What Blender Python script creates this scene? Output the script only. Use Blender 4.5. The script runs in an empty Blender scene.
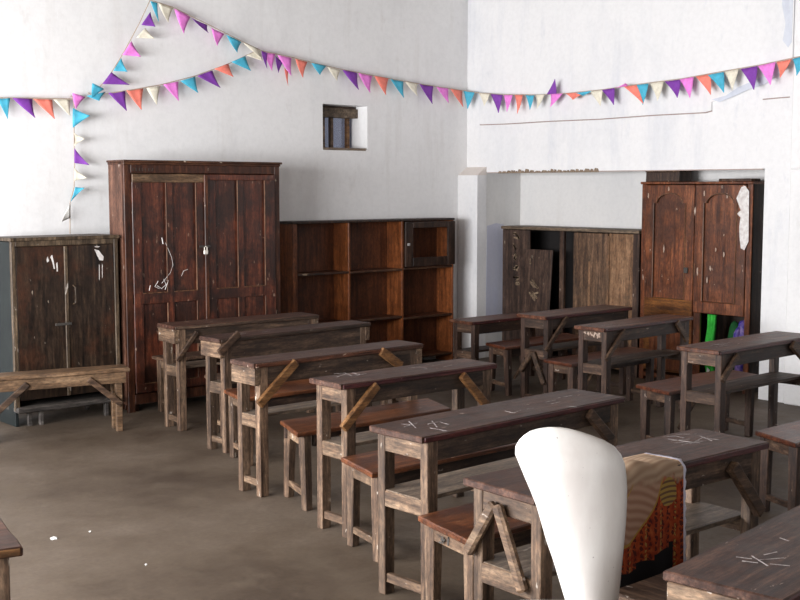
import bpy, bmesh, math, random
from mathutils import Vector, Matrix
random.seed(7)
S = bpy.context.scene
COL = S.collection
R = math.radians

# ------------------------------------------------------------------ camera
FPX, PITCH, YAW, HC = 1174.1, R(5.475), R(41.26), 1.7514
cam_d = bpy.data.cameras.new('camera'); cam = bpy.data.objects.new('camera', cam_d); COL.objects.link(cam)
cam_d.sensor_width = 36; cam_d.lens = FPX * 36 / 800; cam_d.clip_start = .05
cam.location = (0, 0, HC)
cam.rotation_euler = (R(90) - PITCH, 0, -YAW)
S.camera = cam

# ------------------------------------------------------------------ light
world = bpy.data.worlds.new('world'); S.world = world; world.use_nodes = True
wn = world.node_tree.nodes; bg = wn['Background']
bg.inputs[0].default_value = (.93, .95, 1.0, 1); bg.inputs[1].default_value = .55
def area(name, loc, rot, sx, sy, power, col):
    l = bpy.data.lights.new(name, 'AREA'); l.shape = 'RECTANGLE'; l.size = sx; l.size_y = sy
    l.energy = power; l.color = col
    o = bpy.data.objects.new(name, l); COL.objects.link(o); o.location = loc; o.rotation_euler = rot
    return o
# daylight entering through the openings of the left wall, plus two added fill lamps
area('daylight_left', (-1.25, 5.2, 1.75), (0, R(-101), 0), 1.5, 4.8, 780, (.985, .985, 1))
area('chair_side_fill', (-1.25, .7, 1.35), (0, R(-95), 0), 1.9, 1.1, 70, (1, .99, .98))  # added lamp at an unseen opening, brightens the chair's left side
area('rear_fill', (3.6, -2.3, 2.5), (R(90), 0, 0), 4.5, 2.0, 22, (.97, .98, 1))  # weak fill lamp added behind the camera
S.view_settings.view_transform = 'Standard'; S.view_settings.look = 'None'
S.view_settings.gamma = 1; S.view_settings.use_curve_mapping = False
S.view_settings.exposure = .25

# ------------------------------------------------------------------ pixel ray -> point on a real plane
_f = Vector((math.sin(YAW)*math.cos(PITCH), math.cos(YAW)*math.cos(PITCH), -math.sin(PITCH)))
_r = Vector((math.cos(YAW), -math.sin(YAW), 0)); _u = _r.cross(_f)
def at(u, v, X=None, Y=None, Z=None):
    d = _f + _r*((u-400)/FPX) + _u*((300-v)/FPX)
    t = (Z-HC)/d.z if Z is not None else (Y/d.y if Y is not None else X/d.x)
    return Vector((0, 0, HC)) + d*t

# ------------------------------------------------------------------ materials
def nodes(name):
    m = bpy.data.materials.new(name); m.use_nodes = True
    nt = m.node_tree; b = nt.nodes['Principled BSDF']
    return m, nt, b
def N(nt, t, **k):
    n = nt.nodes.new(t)
    for a, v in k.items():
        if a.startswith('i_'): n.inputs[a[2:].replace('_', ' ')].default_value = v
        else: setattr(n, a, v)
    return n
def ramp(nt, src, stops):
    r = nt.nodes.new('ShaderNodeValToRGB'); nt.links.new(src, r.inputs[0])
    e = r.color_ramp.elements
    while len(e) < len(stops): e.new(.5)
    for i, (p, c) in enumerate(stops):
        e[i].position = p; e[i].color = (*c, 1) if len(c) == 3 else c
    return r.outputs[0]
def mix(nt, fac, a, b, mode='MIX'):
    m = nt.nodes.new('ShaderNodeMix'); m.data_type = 'RGBA'; m.blend_type = mode
    for s, v in ((m.inputs[0], fac), (m.inputs[6], a), (m.inputs[7], b)):
        if isinstance(v, (int, float)): s.default_value = v
        elif isinstance(v, tuple): s.default_value = (*v, 1)
        else: nt.links.new(v, s)
    return m.outputs[2]
def coords(nt, scale):
    tc = nt.nodes.new('ShaderNodeTexCoord'); mp = nt.nodes.new('ShaderNodeMapping')
    oi = nt.nodes.new('ShaderNodeObjectInfo')
    ad = nt.nodes.new('ShaderNodeVectorMath'); ad.operation = 'MULTIPLY_ADD'
    cmb = nt.nodes.new('ShaderNodeCombineXYZ')
    for i in range(3): nt.links.new(oi.outputs['Random'], cmb.inputs[i])
    nt.links.new(cmb.outputs[0], ad.inputs[0]); ad.inputs[1].default_value = (37, 53, 71)
    nt.links.new(tc.outputs['Object'], ad.inputs[2])
    nt.links.new(ad.outputs[0], mp.inputs[0]); mp.inputs['Scale'].default_value = scale
    return mp.outputs[0], ad.outputs[0], oi
def noise(nt, vec, scale, detail=5, rough=.6):
    n = nt.nodes.new('ShaderNodeTexNoise'); nt.links.new(vec, n.inputs['Vector'])
    n.inputs['Scale'].default_value = scale; n.inputs['Detail'].default_value = detail; n.inputs['Roughness'].default_value = rough
    return n.outputs['Fac']
def vivid(c, k=1.12):
    g = sum(c)/3
    return tuple(max(.001, g+(x-g)*k) for x in c)
WD = .54      # overall depth of the wood tones
def wood(name, dark, mid, light, axis='x', rough=.5, chip=None, chip_amt=.0, patch=None, patch_pos=.58, var=.25, spec=.4, chip_scale=14):
    m, nt, b = nodes(name)
    dark, mid, light = [vivid(tuple(WD*x*k*w_ for x, w_ in zip(c, (1.06, .98, .91)))) for c, k in ((dark, .7), (mid, 1), (light, 1.25))]
    if patch: patch = vivid(tuple(WD*x for x in patch))
    s = {'x': (1.2, 14, 14), 'y': (14, 1.2, 14), 'z': (14, 14, 1.2)}[axis]
    gv, ov, oi = coords(nt, s)
    g = noise(nt, gv, 2.2, 8, .68)
    col = ramp(nt, g, [(.33, dark), (.5, mid), (.68, light)])
    if patch:
        p = noise(nt, ov, 3.1, 6, .65)
        pf = ramp(nt, p, [(patch_pos-.06, (0, 0, 0)), (patch_pos+.08, (.85,)*3)])
        col = mix(nt, pf, col, patch)
    w = noise(nt, ov, 9, 5, .7)
    col = mix(nt, ramp(nt, w, [(.35, (.55,)*3), (.6, (1.,)*3)]), (0, 0, 0), col) if False else mix(nt, 1.0, col, ramp(nt, w, [(.3, (.62,)*3), (.65, (1.12,)*3)]), 'MULTIPLY')
    gm = nt.nodes.new('ShaderNodeMapping'); nt.links.new(ov, gm.inputs[0])
    gm.inputs['Scale'].default_value = {'x': (.3, 1, 1), 'y': (1, .3, 1), 'z': (1, 1, .3)}[axis]
    fine = noise(nt, gm.outputs[0], 95, 4, .7)
    col = mix(nt, 1.0, col, ramp(nt, fine, [(.32, (.55,)*3), (.5, (.98,)*3), (.68, (1.45, 1.40, 1.34))]), 'MULTIPLY')
    if chip:
        sc = {'x': (.45, 1, 1), 'y': (1, .45, 1), 'z': (1, 1, .4)}[axis]
        mp2 = nt.nodes.new('ShaderNodeMapping'); nt.links.new(ov, mp2.inputs[0]); mp2.inputs['Scale'].default_value = sc
        c = noise(nt, mp2.outputs[0], chip_scale, 3, .55)
        col = mix(nt, ramp(nt, c, [(1-chip_amt-.015, (0, 0, 0)), (1-chip_amt+.015, (.9,)*3)]), col, chip)
    hs = nt.nodes.new('ShaderNodeHueSaturation'); nt.links.new(col, hs.inputs['Color'])
    mr = N(nt, 'ShaderNodeMapRange', i_To_Min=1-var, i_To_Max=1+var); nt.links.new(oi.outputs['Random'], mr.inputs['Value'])
    nt.links.new(mr.outputs[0], hs.inputs['Value'])
    nt.links.new(hs.outputs[0], b.inputs['Base Color'])
    rr = N(nt, 'ShaderNodeMapRange', i_To_Min=rough-.12, i_To_Max=rough+.2); nt.links.new(w, rr.inputs['Value'])
    nt.links.new(rr.outputs[0], b.inputs['Roughness'])
    b.inputs['Specular IOR Level'].default_value = spec
    bp = N(nt, 'ShaderNodeBump', i_Strength=.35, i_Distance=.004); nt.links.new(g, bp.inputs['Height'])
    nt.links.new(bp.outputs[0], b.inputs['Normal'])
    return m
def plain(name, col, rough=.6, spec=.3, var=0, mottled=None, scale=8):
    m, nt, b = nodes(name); b.inputs['Roughness'].default_value = rough; b.inputs['Specular IOR Level'].default_value = spec
    gv, ov, oi = coords(nt, (1, 1, 1))
    c2 = mottled or tuple(x*.85 for x in col)
    n = noise(nt, ov, scale, 5, .6)
    nt.links.new(ramp(nt, n, [(.35, c2), (.62, col)]), b.inputs['Base Color'])
    return m
M = {}
M['leg'] = wood('worn_grey_brown_wood', (.060, .036, .026), (.165, .112, .080), (.31, .23, .17), 'z', .6, (.36, .31, .26), .30, var=.3, chip_scale=30)
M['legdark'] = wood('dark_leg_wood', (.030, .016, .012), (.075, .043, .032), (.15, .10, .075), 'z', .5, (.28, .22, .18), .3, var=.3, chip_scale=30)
M['rail'] = wood('worn_rail_wood', (.08, .05, .036), (.21, .145, .102), (.36, .27, .195), 'y', .6, (.40, .34, .29), .31, patch=(.10, .062, .043), var=.25, chip_scale=30)
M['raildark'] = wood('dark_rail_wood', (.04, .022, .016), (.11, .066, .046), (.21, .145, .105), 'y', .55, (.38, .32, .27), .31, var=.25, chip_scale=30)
M['apron'] = wood('grey_brown_apron_wood', (.03, .019, .014), (.082, .054, .040), (.17, .12, .09), 'x', .6, (.28, .23, .19), .29, var=.25, chip_scale=30)
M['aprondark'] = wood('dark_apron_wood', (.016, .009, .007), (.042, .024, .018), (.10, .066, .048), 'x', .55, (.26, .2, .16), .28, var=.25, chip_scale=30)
M['top'] = wood('dark_desk_top_wood', (.050, .022, .016), (.105, .054, .041), (.18, .108, .084), 'x', .46, (.30, .22, .18), .30, patch=(.125, .074, .056), var=.16, spec=.3, chip_scale=30)
M['topred'] = wood('red_brown_top_wood', (.060, .022, .014), (.145, .060, .038), (.25, .125, .08), 'x', .40, (.36, .26, .2), .30, patch=(.085, .046, .034), var=.16, spec=.35, chip_scale=30)
M['edge'] = wood('dark_red_paint_edge', (.035, .008, .010), (.085, .020, .024), (.14, .045, .042), 'x', .42, (.3, .2, .18), .28, var=.15, chip_scale=30)
M['seat'] = wood('polished_brown_seat', (.085, .028, .015), (.215, .078, .036), (.34, .15, .075), 'x', .34, (.36, .22, .14), .27, patch=(.115, .042, .024), patch_pos=.52, var=.15, spec=.55, chip_scale=26)
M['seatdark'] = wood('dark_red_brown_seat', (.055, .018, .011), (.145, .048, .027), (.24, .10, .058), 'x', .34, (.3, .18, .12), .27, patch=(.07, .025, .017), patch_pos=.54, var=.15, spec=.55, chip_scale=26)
M['shelf'] = wood('grey_shelf_wood', (.17, .135, .11), (.29, .235, .19), (.40, .34, .28), 'x', .5, (.36, .3, .25), .28, var=.15)
M['brace'] = wood('orange_brace_wood', (.12, .055, .022), (.24, .125, .055), (.36, .21, .105), 'x', .55, None, 0, var=.2)
M['bracedark'] = wood('brown_brace_wood', (.045, .026, .018), (.10, .062, .042), (.19, .13, .09), 'x', .55, None, 0, var=.2)
M['red'] = wood('worn_dark_red_cupboard_paint', (.050, .015, .010), (.150, .046, .028), (.25, .092, .056), 'z', .36, (.26, .17, .12), .31, patch=(.036, .016, .012), patch_pos=.49, var=.08, spec=.5, chip_scale=24)
M['redframe'] = wood('worn_brown_cupboard_frame', (.040, .013, .007), (.095, .034, .018), (.165, .07, .04), 'z', .42, (.42, .34, .26), .28, patch=(.045, .018, .012), var=.1, chip_scale=20)
M['redx'] = wood('worn_brown_cupboard_rail', (.045, .016, .009), (.11, .045, .025), (.21, .11, .062), 'x', .42, (.55, .45, .36), .3, patch=(.06, .025, .016), var=.1, chip_scale=20)
M['redside'] = wood('worn_pinkish_brown_side', (.10, .045, .032), (.17, .088, .064), (.26, .15, .115), 'z', .5, (.5, .42, .36), .3, var=.05)
M['dk'] = wood('nearly_black_brown_cupboard', (.012, .008, .0065), (.038, .024, .017), (.085, .058, .040), 'z', .42, (.3, .25, .2), .29, patch=(.10, .040, .022), patch_pos=.57, var=.08, chip_scale=20)
M['dkframe'] = wood('worn_edge_of_dark_cupboard', (.05, .035, .024), (.12, .09, .062), (.24, .19, .14), 'z', .5, (.5, .45, .4), .3, var=.08)
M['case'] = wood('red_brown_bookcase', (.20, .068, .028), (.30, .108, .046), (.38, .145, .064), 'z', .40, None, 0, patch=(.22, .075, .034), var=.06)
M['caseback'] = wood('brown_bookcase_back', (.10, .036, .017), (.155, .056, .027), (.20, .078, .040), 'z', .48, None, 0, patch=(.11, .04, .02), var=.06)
M['caseedge'] = wood('worn_bookcase_edges', (.030, .014, .009), (.085, .040, .024), (.22, .13, .08), 'x', .5, (.4, .3, .2), .3, var=.1)
M['casedoor'] = wood('dark_bookcase_door', (.014, .008, .006), (.040, .022, .016), (.085, .05, .036), 'z', .45, (.3, .22, .17), .27, var=.05)
M['ply'] = wood('dark_stained_board', (.030, .018, .014), (.075, .046, .036), (.13, .088, .07), 'z', .5, (.36, .30, .22), .29, var=.06, chip_scale=16)
M['plank1'] = wood('grey_brown_plank', (.07, .038, .024), (.17, .105, .068), (.27, .18, .125), 'z', .55, None, 0, patch=(.10, .065, .045), var=.12)
M['plank2'] = wood('tan_plank', (.18, .098, .055), (.34, .205, .125), (.47, .31, .20), 'z', .55, None, 0, patch=(.18, .115, .075), var=.08)
M['planktop'] = wood('pale_cabinet_top', (.13, .10, .075), (.24, .19, .145), (.36, .30, .24), 'y', .6, None, 0, var=.05)
M['rc'] = wood('reddish_brown_varnished_cupboard', (.10, .030, .014), (.225, .078, .037), (.34, .14, .072), 'z', .33, (.45, .34, .27), .29, patch=(.10, .038, .022), patch_pos=.55, var=.06, spec=.5, chip_scale=20)
M['rcorange'] = wood('orange_cupboard_rail', (.10, .035, .010), (.21, .082, .022), (.31, .14, .045), 'y', .4, None, 0, var=.04)
M['bench_tan'] = wood('tan_bench_wood', (.11, .068, .042), (.23, .15, .095), (.36, .26, .175), 'x', .5, None, 0, patch=(.14, .09, .06), var=.12)
M['greybench'] = wood('grey_painted_base', (.075, .072, .072), (.14, .135, .135), (.23, .225, .22), 'x', .5, None, 0, var=.1)
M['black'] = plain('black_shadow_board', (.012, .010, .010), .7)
M['white_mark'] = plain('spilled_paint_and_white_patch', (.74, .72, .70), .5, mottled=(.55, .5, .48), scale=25)
M['fleck'] = plain('pale_chipped_wood', (.50, .40, .33), .6, mottled=(.3, .2, .15), scale=40)
M['chalk'] = plain('white_chalk', (.50, .46, .45), .9, 0, mottled=(.20, .165, .16), scale=45)
M['stencil'] = plain('faded_yellow_lettering', (.27, .20, .135), .8, 0, mottled=(.10, .065, .05), scale=50)
M['metal'] = plain('worn_steel', (.42, .41, .40), .4, .6)
M['brass'] = plain('brass_lock', (.75, .70, .62), .3, .8)
M['iron'] = plain('dark_iron', (.05, .045, .04), .5, .5)
M['darkteal'] = plain('dark_teal_paint', (.012, .017, .017), .6, mottled=(.008, .011, .012), scale=5)
M['green'] = plain('bright_green_cloth', (.05, .50, .06), .8, mottled=(.02, .30, .03), scale=16)
M['darkgreen'] = plain('dark_green_cloth', (.015, .11, .03), .8)
M['teal'] = plain('teal_cloth', (.04, .30, .30), .8)
M['violet'] = plain('violet_blue_plastic', (.05, .035, .30), .4, mottled=(.30, .20, .48), scale=22)
M['pink'] = plain('pink_cloth', (.62, .22, .36), .8)
M['paper'] = plain('white_paper', (.78, .78, .76), .8)
M['string'] = plain('bunting_string', (.46, .36, .28), .9)
for k, c in dict(purple=(.21, .045, .37), pink=(.86, .24, .72), coral=(.90, .24, .18), blue=(.07, .44, .62), cream=(.80, .75, .62), white=(.82, .82, .78)).items():
    m, nt, b = nodes(k + '_paper'); b.inputs['Base Color'].default_value = (*c, 1); b.inputs['Roughness'].default_value = .75
    gv, ov, oi = coords(nt, (1, 1, 1))
    nt.links.new(ramp(nt, noise(nt, ov, 30, 3), [(.3, tuple(x*.85 for x in c)), (.65, tuple(min(1, x*1.06) for x in c))]), b.inputs['Base Color'])
    M['f_' + k] = m
def plaster(name, base, stain, stain2, lo=.5):
    m, nt, b = nodes(name); b.inputs['Roughness'].default_value = .9; b.inputs['Specular IOR Level'].default_value = .15
    tc = nt.nodes.new('ShaderNodeTexCoord'); mp = nt.nodes.new('ShaderNodeMapping'); nt.links.new(tc.outputs['Object'], mp.inputs[0])
    mp.inputs['Scale'].default_value = (1, 1, .45)
    a = noise(nt, mp.outputs[0], 1.6, 7, .62); c = noise(nt, mp.outputs[0], 6, 6, .7); d = noise(nt, tc.outputs['Object'], 26, 4, .6)
    col = mix(nt, ramp(nt, a, [(lo, (0, 0, 0)), (lo+.24, (.75,)*3)]), base, stain)
    col = mix(nt, ramp(nt, c, [(.60, (0, 0, 0)), (.76, (.6,)*3)]), col, stain2)
    mp3 = nt.nodes.new('ShaderNodeMapping'); nt.links.new(tc.outputs['Object'], mp3.inputs[0]); mp3.inputs['Scale'].default_value = (1, 1, .12)
    col = mix(nt, ramp(nt, noise(nt, mp3.outputs[0], 5.5, 5, .6), [(.56, (0, 0, 0)), (.72, (.5,)*3)]), col, stain2)
    col = mix(nt, 1.0, col, ramp(nt, d, [(.3, (.95,)*3), (.6, (1.,)*3)]), 'MULTIPLY')
    nt.links.new(col, b.inputs['Base Color'])
    bp = N(nt, 'ShaderNodeBump', i_Strength=.25, i_Distance=.01); nt.links.new(c, bp.inputs['Height']); nt.links.new(bp.outputs[0], b.inputs['Normal'])
    return m
M['wall'] = plaster('whitewashed_plaster', (.82, .815, .815), (.70, .695, .70), (.68, .66, .645))
M['wallr'] = plaster('whitewashed_plaster_right', (.79, .785, .79), (.66, .67, .70), (.62, .635, .68))
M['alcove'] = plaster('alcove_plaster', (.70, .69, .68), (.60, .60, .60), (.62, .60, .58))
M['bluepaint'] = plaster('pale_blue_limewash', (.50, .51, .62), (.56, .56, .63), (.60, .60, .62))
M['dado'] = plaster('dark_green_grey_painted_plaster', (.040, .052, .052), (.030, .040, .040), (.06, .07, .07))
M['pinkplaster'] = plaster('pinkish_chipped_plaster', (.74, .68, .64), (.66, .58, .53), (.7, .66, .62))
M['rubble'] = plain('broken_brown_plaster', (.30, .23, .17), .95, 0, mottled=(.16, .12, .09), scale=40)
M['crack'] = plain('reddish_plaster_crack', (.42, .33, .30), .95, 0)
M['stain'] = plaster('blue_grey_damp_stain', (.60, .63, .71), (.70, .72, .77), (.5, .53, .62), .4)
M['ceiling'] = plain('dark_unseen_ceiling', (.16, .13, .10), .9)  # unseen ceiling, made dark to cut bounced light
M['darkwall'] = plain('dark_unseen_wall', (.14, .11, .09), .9)  # unseen wall behind the camera, made dark to weaken the frontal fill
m, nt, b = nodes('dusty_concrete_floor'); M['floor'] = m
tc = nt.nodes.new('ShaderNodeTexCoord')
a = noise(nt, tc.outputs['Object'], .9, 8, .62); c = noise(nt, tc.outputs['Object'], 4.5, 7, .7); d = noise(nt, tc.outputs['Object'], 40, 4, .6)
col = ramp(nt, a, [(.36, (.058, .038, .024)), (.5, (.094, .067, .045)), (.64, (.130, .098, .072))])
col = mix(nt, ramp(nt, c, [(.5, (0, 0, 0)), (.68, (.7,)*3)]), col, (.105, .076, .05))
col = mix(nt, 1., col, ramp(nt, d, [(.3, (.82,)*3), (.65, (1.08,)*3)]), 'MULTIPLY')
nt.links.new(col, b.inputs['Base Color'])
nt.links.new(ramp(nt, c, [(.3, (.5,)*3), (.7, (.75,)*3)]), b.inputs['Roughness'])
bp = N(nt, 'ShaderNodeBump', i_Strength=.2, i_Distance=.01); nt.links.new(c, bp.inputs['Height']); nt.links.new(bp.outputs[0], b.inputs['Normal'])

# ------------------------------------------------------------------ mesh helpers
def slab(pts, thick):
    """a thin solid plate from a planar outline"""
    t = bmesh.new(); f = t.faces.new([t.verts.new(p) for p in pts]); f.normal_update(); n = f.normal.copy()
    r = bmesh.ops.extrude_face_region(t, geom=[f])
    for v in r['geom']:
        if isinstance(v, bmesh.types.BMVert): v.co += n*thick
    bmesh.ops.recalc_face_normals(t, faces=t.faces[:])
    bmesh.ops.translate(t, verts=t.verts, vec=-n*thick/2)
    mb = MB(); mb._add(t, 0, 0, None); return mb
class MB:
    def __init__(self): self.bm = bmesh.new()
    def box(self, lo, hi, bev=.003, jit=0, mat=None):
        lo, hi = Vector(lo), Vector(hi); t = bmesh.new()
        bmesh.ops.create_cube(t, size=1)
        for v in t.verts: v.co = Vector([(lo[i]+hi[i])/2 + v.co[i]*(hi[i]-lo[i]) for i in range(3)])
        return self._add(t, bev, jit, mat)
    def _add(self, t, bev, jit, mat):
        if bev: bmesh.ops.bevel(t, geom=t.edges[:], offset=bev, segments=1, affect='EDGES', clamp_overlap=True)
        for v in t.verts:
            if jit: v.co += Vector([random.uniform(-jit, jit) for _ in range(3)])
        if mat is not None: bmesh.ops.transform(t, matrix=mat, verts=t.verts)
        me = bpy.data.meshes.new('t'); t.to_mesh(me); t.free(); self.bm.from_mesh(me); bpy.data.meshes.remove(me)
        return self
    def bar(self, p, q, w, h, bev=.003, up=(0, 0, 1), jit=0):
        """a straight bar from p to q; w across, h along 'up'"""
        p, q = Vector(p), Vector(q); x = (q-p); L = x.length; x.normalize()
        u = Vector(up); y = u.cross(x).normalized(); z = x.cross(y)
        mtx = Matrix((( x.x, y.x, z.x, p.x), (x.y, y.y, z.y, p.y), (x.z, y.z, z.z, p.z), (0, 0, 0, 1)))
        return self.box((0, -w/2, -h/2), (L, w/2, h/2), bev, jit, mtx)
    def taper(self, p, q, a, b_, bev=.003):
        """leg: rectangle a=(ax,ay) at p (bottom) to b_ at q (top)"""
        t = bmesh.new(); bmesh.ops.create_cube(t, size=1)
        for v in t.verts:
            base, s = (p, a) if v.co.z < 0 else (q, b_)
            v.co = Vector((base[0]+v.co.x*s[0], base[1]+v.co.y*s[1], base[2]))
        return self._add(t, bev, 0, None)
    def plank(self, pts, z0, z1, n=14, jit=.004, bev=.004):
        """board with a 4-corner outline (ccw), its edge worn and slightly uneven"""
        out = []
        for i in range(4):
            a, b_ = Vector(pts[i]), Vector(pts[(i+1) % 4]); k = max(2, int((b_-a).length*n))
            for j in range(k):
                o = a.lerp(b_, j/k)
                d = (b_-a).normalized(); nrm = Vector((d.y, -d.x))
                r = -abs(random.gauss(0, jit)) if j else -jit*2
                out.append(o + nrm*r)
        return self.prism([(v.x, v.y) for v in out], z0, z1, bev)
    def prism(self, pts, z0, z1, bev=.0, mat=None):
        t = bmesh.new()
        vs = [t.verts.new((x, y, z0)) for x, y in pts]; f = t.faces.new(vs)
        r = bmesh.ops.extrude_face_region(t, geom=[f])
        up = [e for e in r['geom'] if isinstance(e, bmesh.types.BMVert)]
        for v in up: v.co.z = z1
        bmesh.ops.recalc_face_normals(t, faces=t.faces[:])
        if bev:
            hor = [e for e in t.edges if abs(e.verts[0].co.z-e.verts[1].co.z) < 1e-6]
            bmesh.ops.bevel(t, geom=hor, offset=bev, segments=1, affect='EDGES', clamp_overlap=True)
        return self._add(t, 0, 0, mat)
    def tube(self, pts, rad, n=6):
        t = bmesh.new(); rings = []
        pts = [Vector(p) for p in pts]
        for i, p in enumerate(pts):
            d = (pts[min(i+1, len(pts)-1)] - pts[max(i-1, 0)]).normalized()
            a = Vector((0, 0, 1)) if abs(d.z) < .9 else Vector((1, 0, 0))
            x = d.cross(a).normalized(); y = d.cross(x)
            rr = rad[i] if isinstance(rad, (list, tuple)) else rad
            rings.append([t.verts.new(p + (x*math.cos(k*2*math.pi/n) + y*math.sin(k*2*math.pi/n))*rr) for k in range(n)])
        for a, b_ in zip(rings, rings[1:]):
            for k in range(n): t.faces.new((a[k], a[(k+1) % n], b_[(k+1) % n], b_[k]))
        t.faces.new(rings[0][::-1]); t.faces.new(rings[-1])
        bmesh.ops.recalc_face_normals(t, faces=t.faces[:])
        return self._add(t, 0, 0, None)
    def grid(self, rows, thick=0, closed=False):
        t = bmesh.new(); vs = [[t.verts.new(p) for p in r] for r in rows]
        for a, b_ in zip(vs, vs[1:]):
            for k in range(len(a)-1): t.faces.new((a[k], a[k+1], b_[k+1], b_[k]))
        bmesh.ops.recalc_face_normals(t, faces=t.faces[:])
        if thick: bmesh.ops.solidify(t, geom=t.faces[:], thickness=thick)
        return self._add(t, 0, 0, None)
    def build(self, name, mat, parent=None, smooth=False, label=None, sub=0):
        me = bpy.data.meshes.new(name); self.bm.to_mesh(me); self.bm.free()
        o = bpy.data.objects.new(name, me); COL.objects.link(o)
        me.materials.append(M[mat] if isinstance(mat, str) else mat)
        if parent: o.parent = parent
        if smooth: me.polygons.foreach_set('use_smooth', [True]*len(me.polygons))
        if label: o['label'] = label
        if sub:
            s = o.modifiers.new('subdivision', 'SUBSURF'); s.levels = s.render_levels = sub
        return o
def thing(name, label, cat, loc=(0, 0, 0), rot=0, group=None):
    o = bpy.data.objects.new(name, None); COL.objects.link(o); o.location = loc; o.rotation_euler.z = rot
    o.empty_display_size = .1
    o['label'] = label; o['category'] = cat
    if group: o['group'] = group
    return o
def tag(o, label, cat, group=None):
    o['label'] = label; o['category'] = cat
    if group: o['group'] = group
    return o
def struct(mb, name, mat, label=None):
    o = mb.build(name, mat); o['kind'] = 'structure'
    if label: o['label'] = label
    return o

# ------------------------------------------------------------------ setting
BY, RX, PX, AX = 8.75, 8.60, 8.47, 9.11      # back wall, right wall, lower pier face, alcove back
AY0, AY1, AZ = 5.285, 8.47, 1.905            # alcove ends and height
LX, FY, CZ = -1.4, -2.4, 4.3
struct(MB().box((LX-.3, FY-.3, -.1), (AX+.3, BY+.5, 0), 0), 'floor', 'floor')
struct(MB().box((LX-.3, FY-.3, CZ), (AX+.3, BY+.5, CZ+.1), 0), 'ceiling', 'ceiling')
# back wall with the small high window opening
WX0, WX1, WZ0, WZ1 = 6.722, 7.26, 2.112, 2.525
struct(MB().box((LX-.3, BY, 0), (WX0, BY+.4, CZ), 0).box((WX1, BY, 0), (AX+.3, BY+.4, CZ), 0)
       .box((WX0, BY, 0), (WX1, BY+.4, WZ0), 0).box((WX0, BY, WZ1), (WX1, BY+.4, CZ), 0), 'wall_back', 'wall')
# right wall with the deep alcove
struct(MB().box((RX, FY-.3, 0), (AX+.3, AY0, CZ), 0).box((RX, AY0, AZ), (AX+.3, AY1, CZ), 0)
       .box((RX, AY1, 0), (AX+.3, BY, CZ), 0), 'wall_right', 'wallr')
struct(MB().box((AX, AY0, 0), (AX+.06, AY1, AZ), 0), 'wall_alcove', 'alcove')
# left wall and rear wall (behind the camera) with daylight openings, the camera-side left one added
struct(MB().box((LX-.3, FY-.3, 0), (LX, BY, .95), 0).box((LX-.3, FY-.3, 2.6), (LX, BY, CZ), 0)
       .box((LX-.3, FY-.3, .95), (LX, .1, 2.6), 0).box((LX-.3, 7.7, .95), (LX, BY, 2.6), 0)
       .box((LX-.3, 1.3, .95), (LX, 2.7, 2.6), 0).box((LX-.3, 5.1, .95), (LX, 5.3, 2.6), 0), 'wall_left', 'wall')
struct(MB().box((LX, FY-.3, 0), (RX, FY, 1.4), 0).box((LX, FY-.3, 3.6), (RX, FY, CZ), 0)
       .box((LX, FY-.3, 1.4), (1.3, FY, 3.6), 0).box((5.9, FY-.3, 1.4), (RX, FY, 3.6), 0), 'wall_front', 'darkwall')
# lower pier beside the corner, with a chamfered pinkish top
pier = MB().box((PX, AY1-.005, 0), (RX, BY, 1.875), 0)
struct(pier, 'trim_1', 'wallr')
t = bmesh.new()
vs = [t.verts.new(p) for p in ((PX, AY1-.005, 1.875), (PX, BY, 1.875), (RX, BY, 1.875), (RX, AY1-.005, 1.875), (RX, AY1-.005, 1.96), (RX, BY, 1.96))]
for f in ((0, 1, 2, 3), (0, 4, 5, 1), (0, 3, 4), (1, 5, 2), (3, 2, 5, 4)): t.faces.new([vs[i] for i in f])
bmesh.ops.recalc_face_normals(t, faces=t.faces[:])
mb = MB(); mb._add(t, 0, 0, None); struct(mb, 'trim_2', 'pinkplaster')
# pale blue limewash on the alcove's end face
mb = MB(); ov = [(8.60, .25), (8.85, .25), (8.845, 1.0), (8.85, 1.37), (8.74, 1.385), (8.61, 1.36), (8.602, .8)]
struct(slab([(x, AY1-.008, z) for x, z in ov], .002), 'trim_3', 'bluepaint')
# end face of the alcove (grey)
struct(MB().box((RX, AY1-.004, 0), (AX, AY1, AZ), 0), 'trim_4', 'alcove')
# thick upper plaster layer whose broken lower edge makes the long crack line
pts = [(8.56, CZ), (8.56, 2.392), (8.2, 2.386), (7.6, 2.388), (7.0, 2.382), (6.4, 2.39), (5.86, 2.388), (5.80, 2.40), (5.80, 2.47), (5.66, 2.50), (5.55, 2.56), (5.42, 2.60), (5.30, 2.64), (5.06, 2.78), (5.06, CZ)]
t = bmesh.new(); t.faces.new([t.verts.new((RX-.014, y, z)) for y, z in pts]); r_ = bmesh.ops.extrude_face_region(t, geom=t.faces[:])
for v in [e for e in r_['geom'] if isinstance(e, bmesh.types.BMVert)]: v.co.x = RX
bmesh.ops.recalc_face_normals(t, faces=t.faces[:])
mb = MB(); mb._add(t, 0, 0, None); struct(mb, 'trim_6', 'wallr')
mb = MB(); mb.tube([(RX-.003, y, z-.004) for y, z in pts[1:8]], .006, 5); mb.tube([(RX-.003, 8.563, 2.392), (RX-.003, 8.563, 2.52)], .003, 5)
mb.tube([(RX-.003, 5.32, 2.465), (RX-.003, 5.2, 2.468), (RX-.003, 5.08, 2.47)], .005, 5)
struct(mb, 'trim_7', 'crack')
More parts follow.
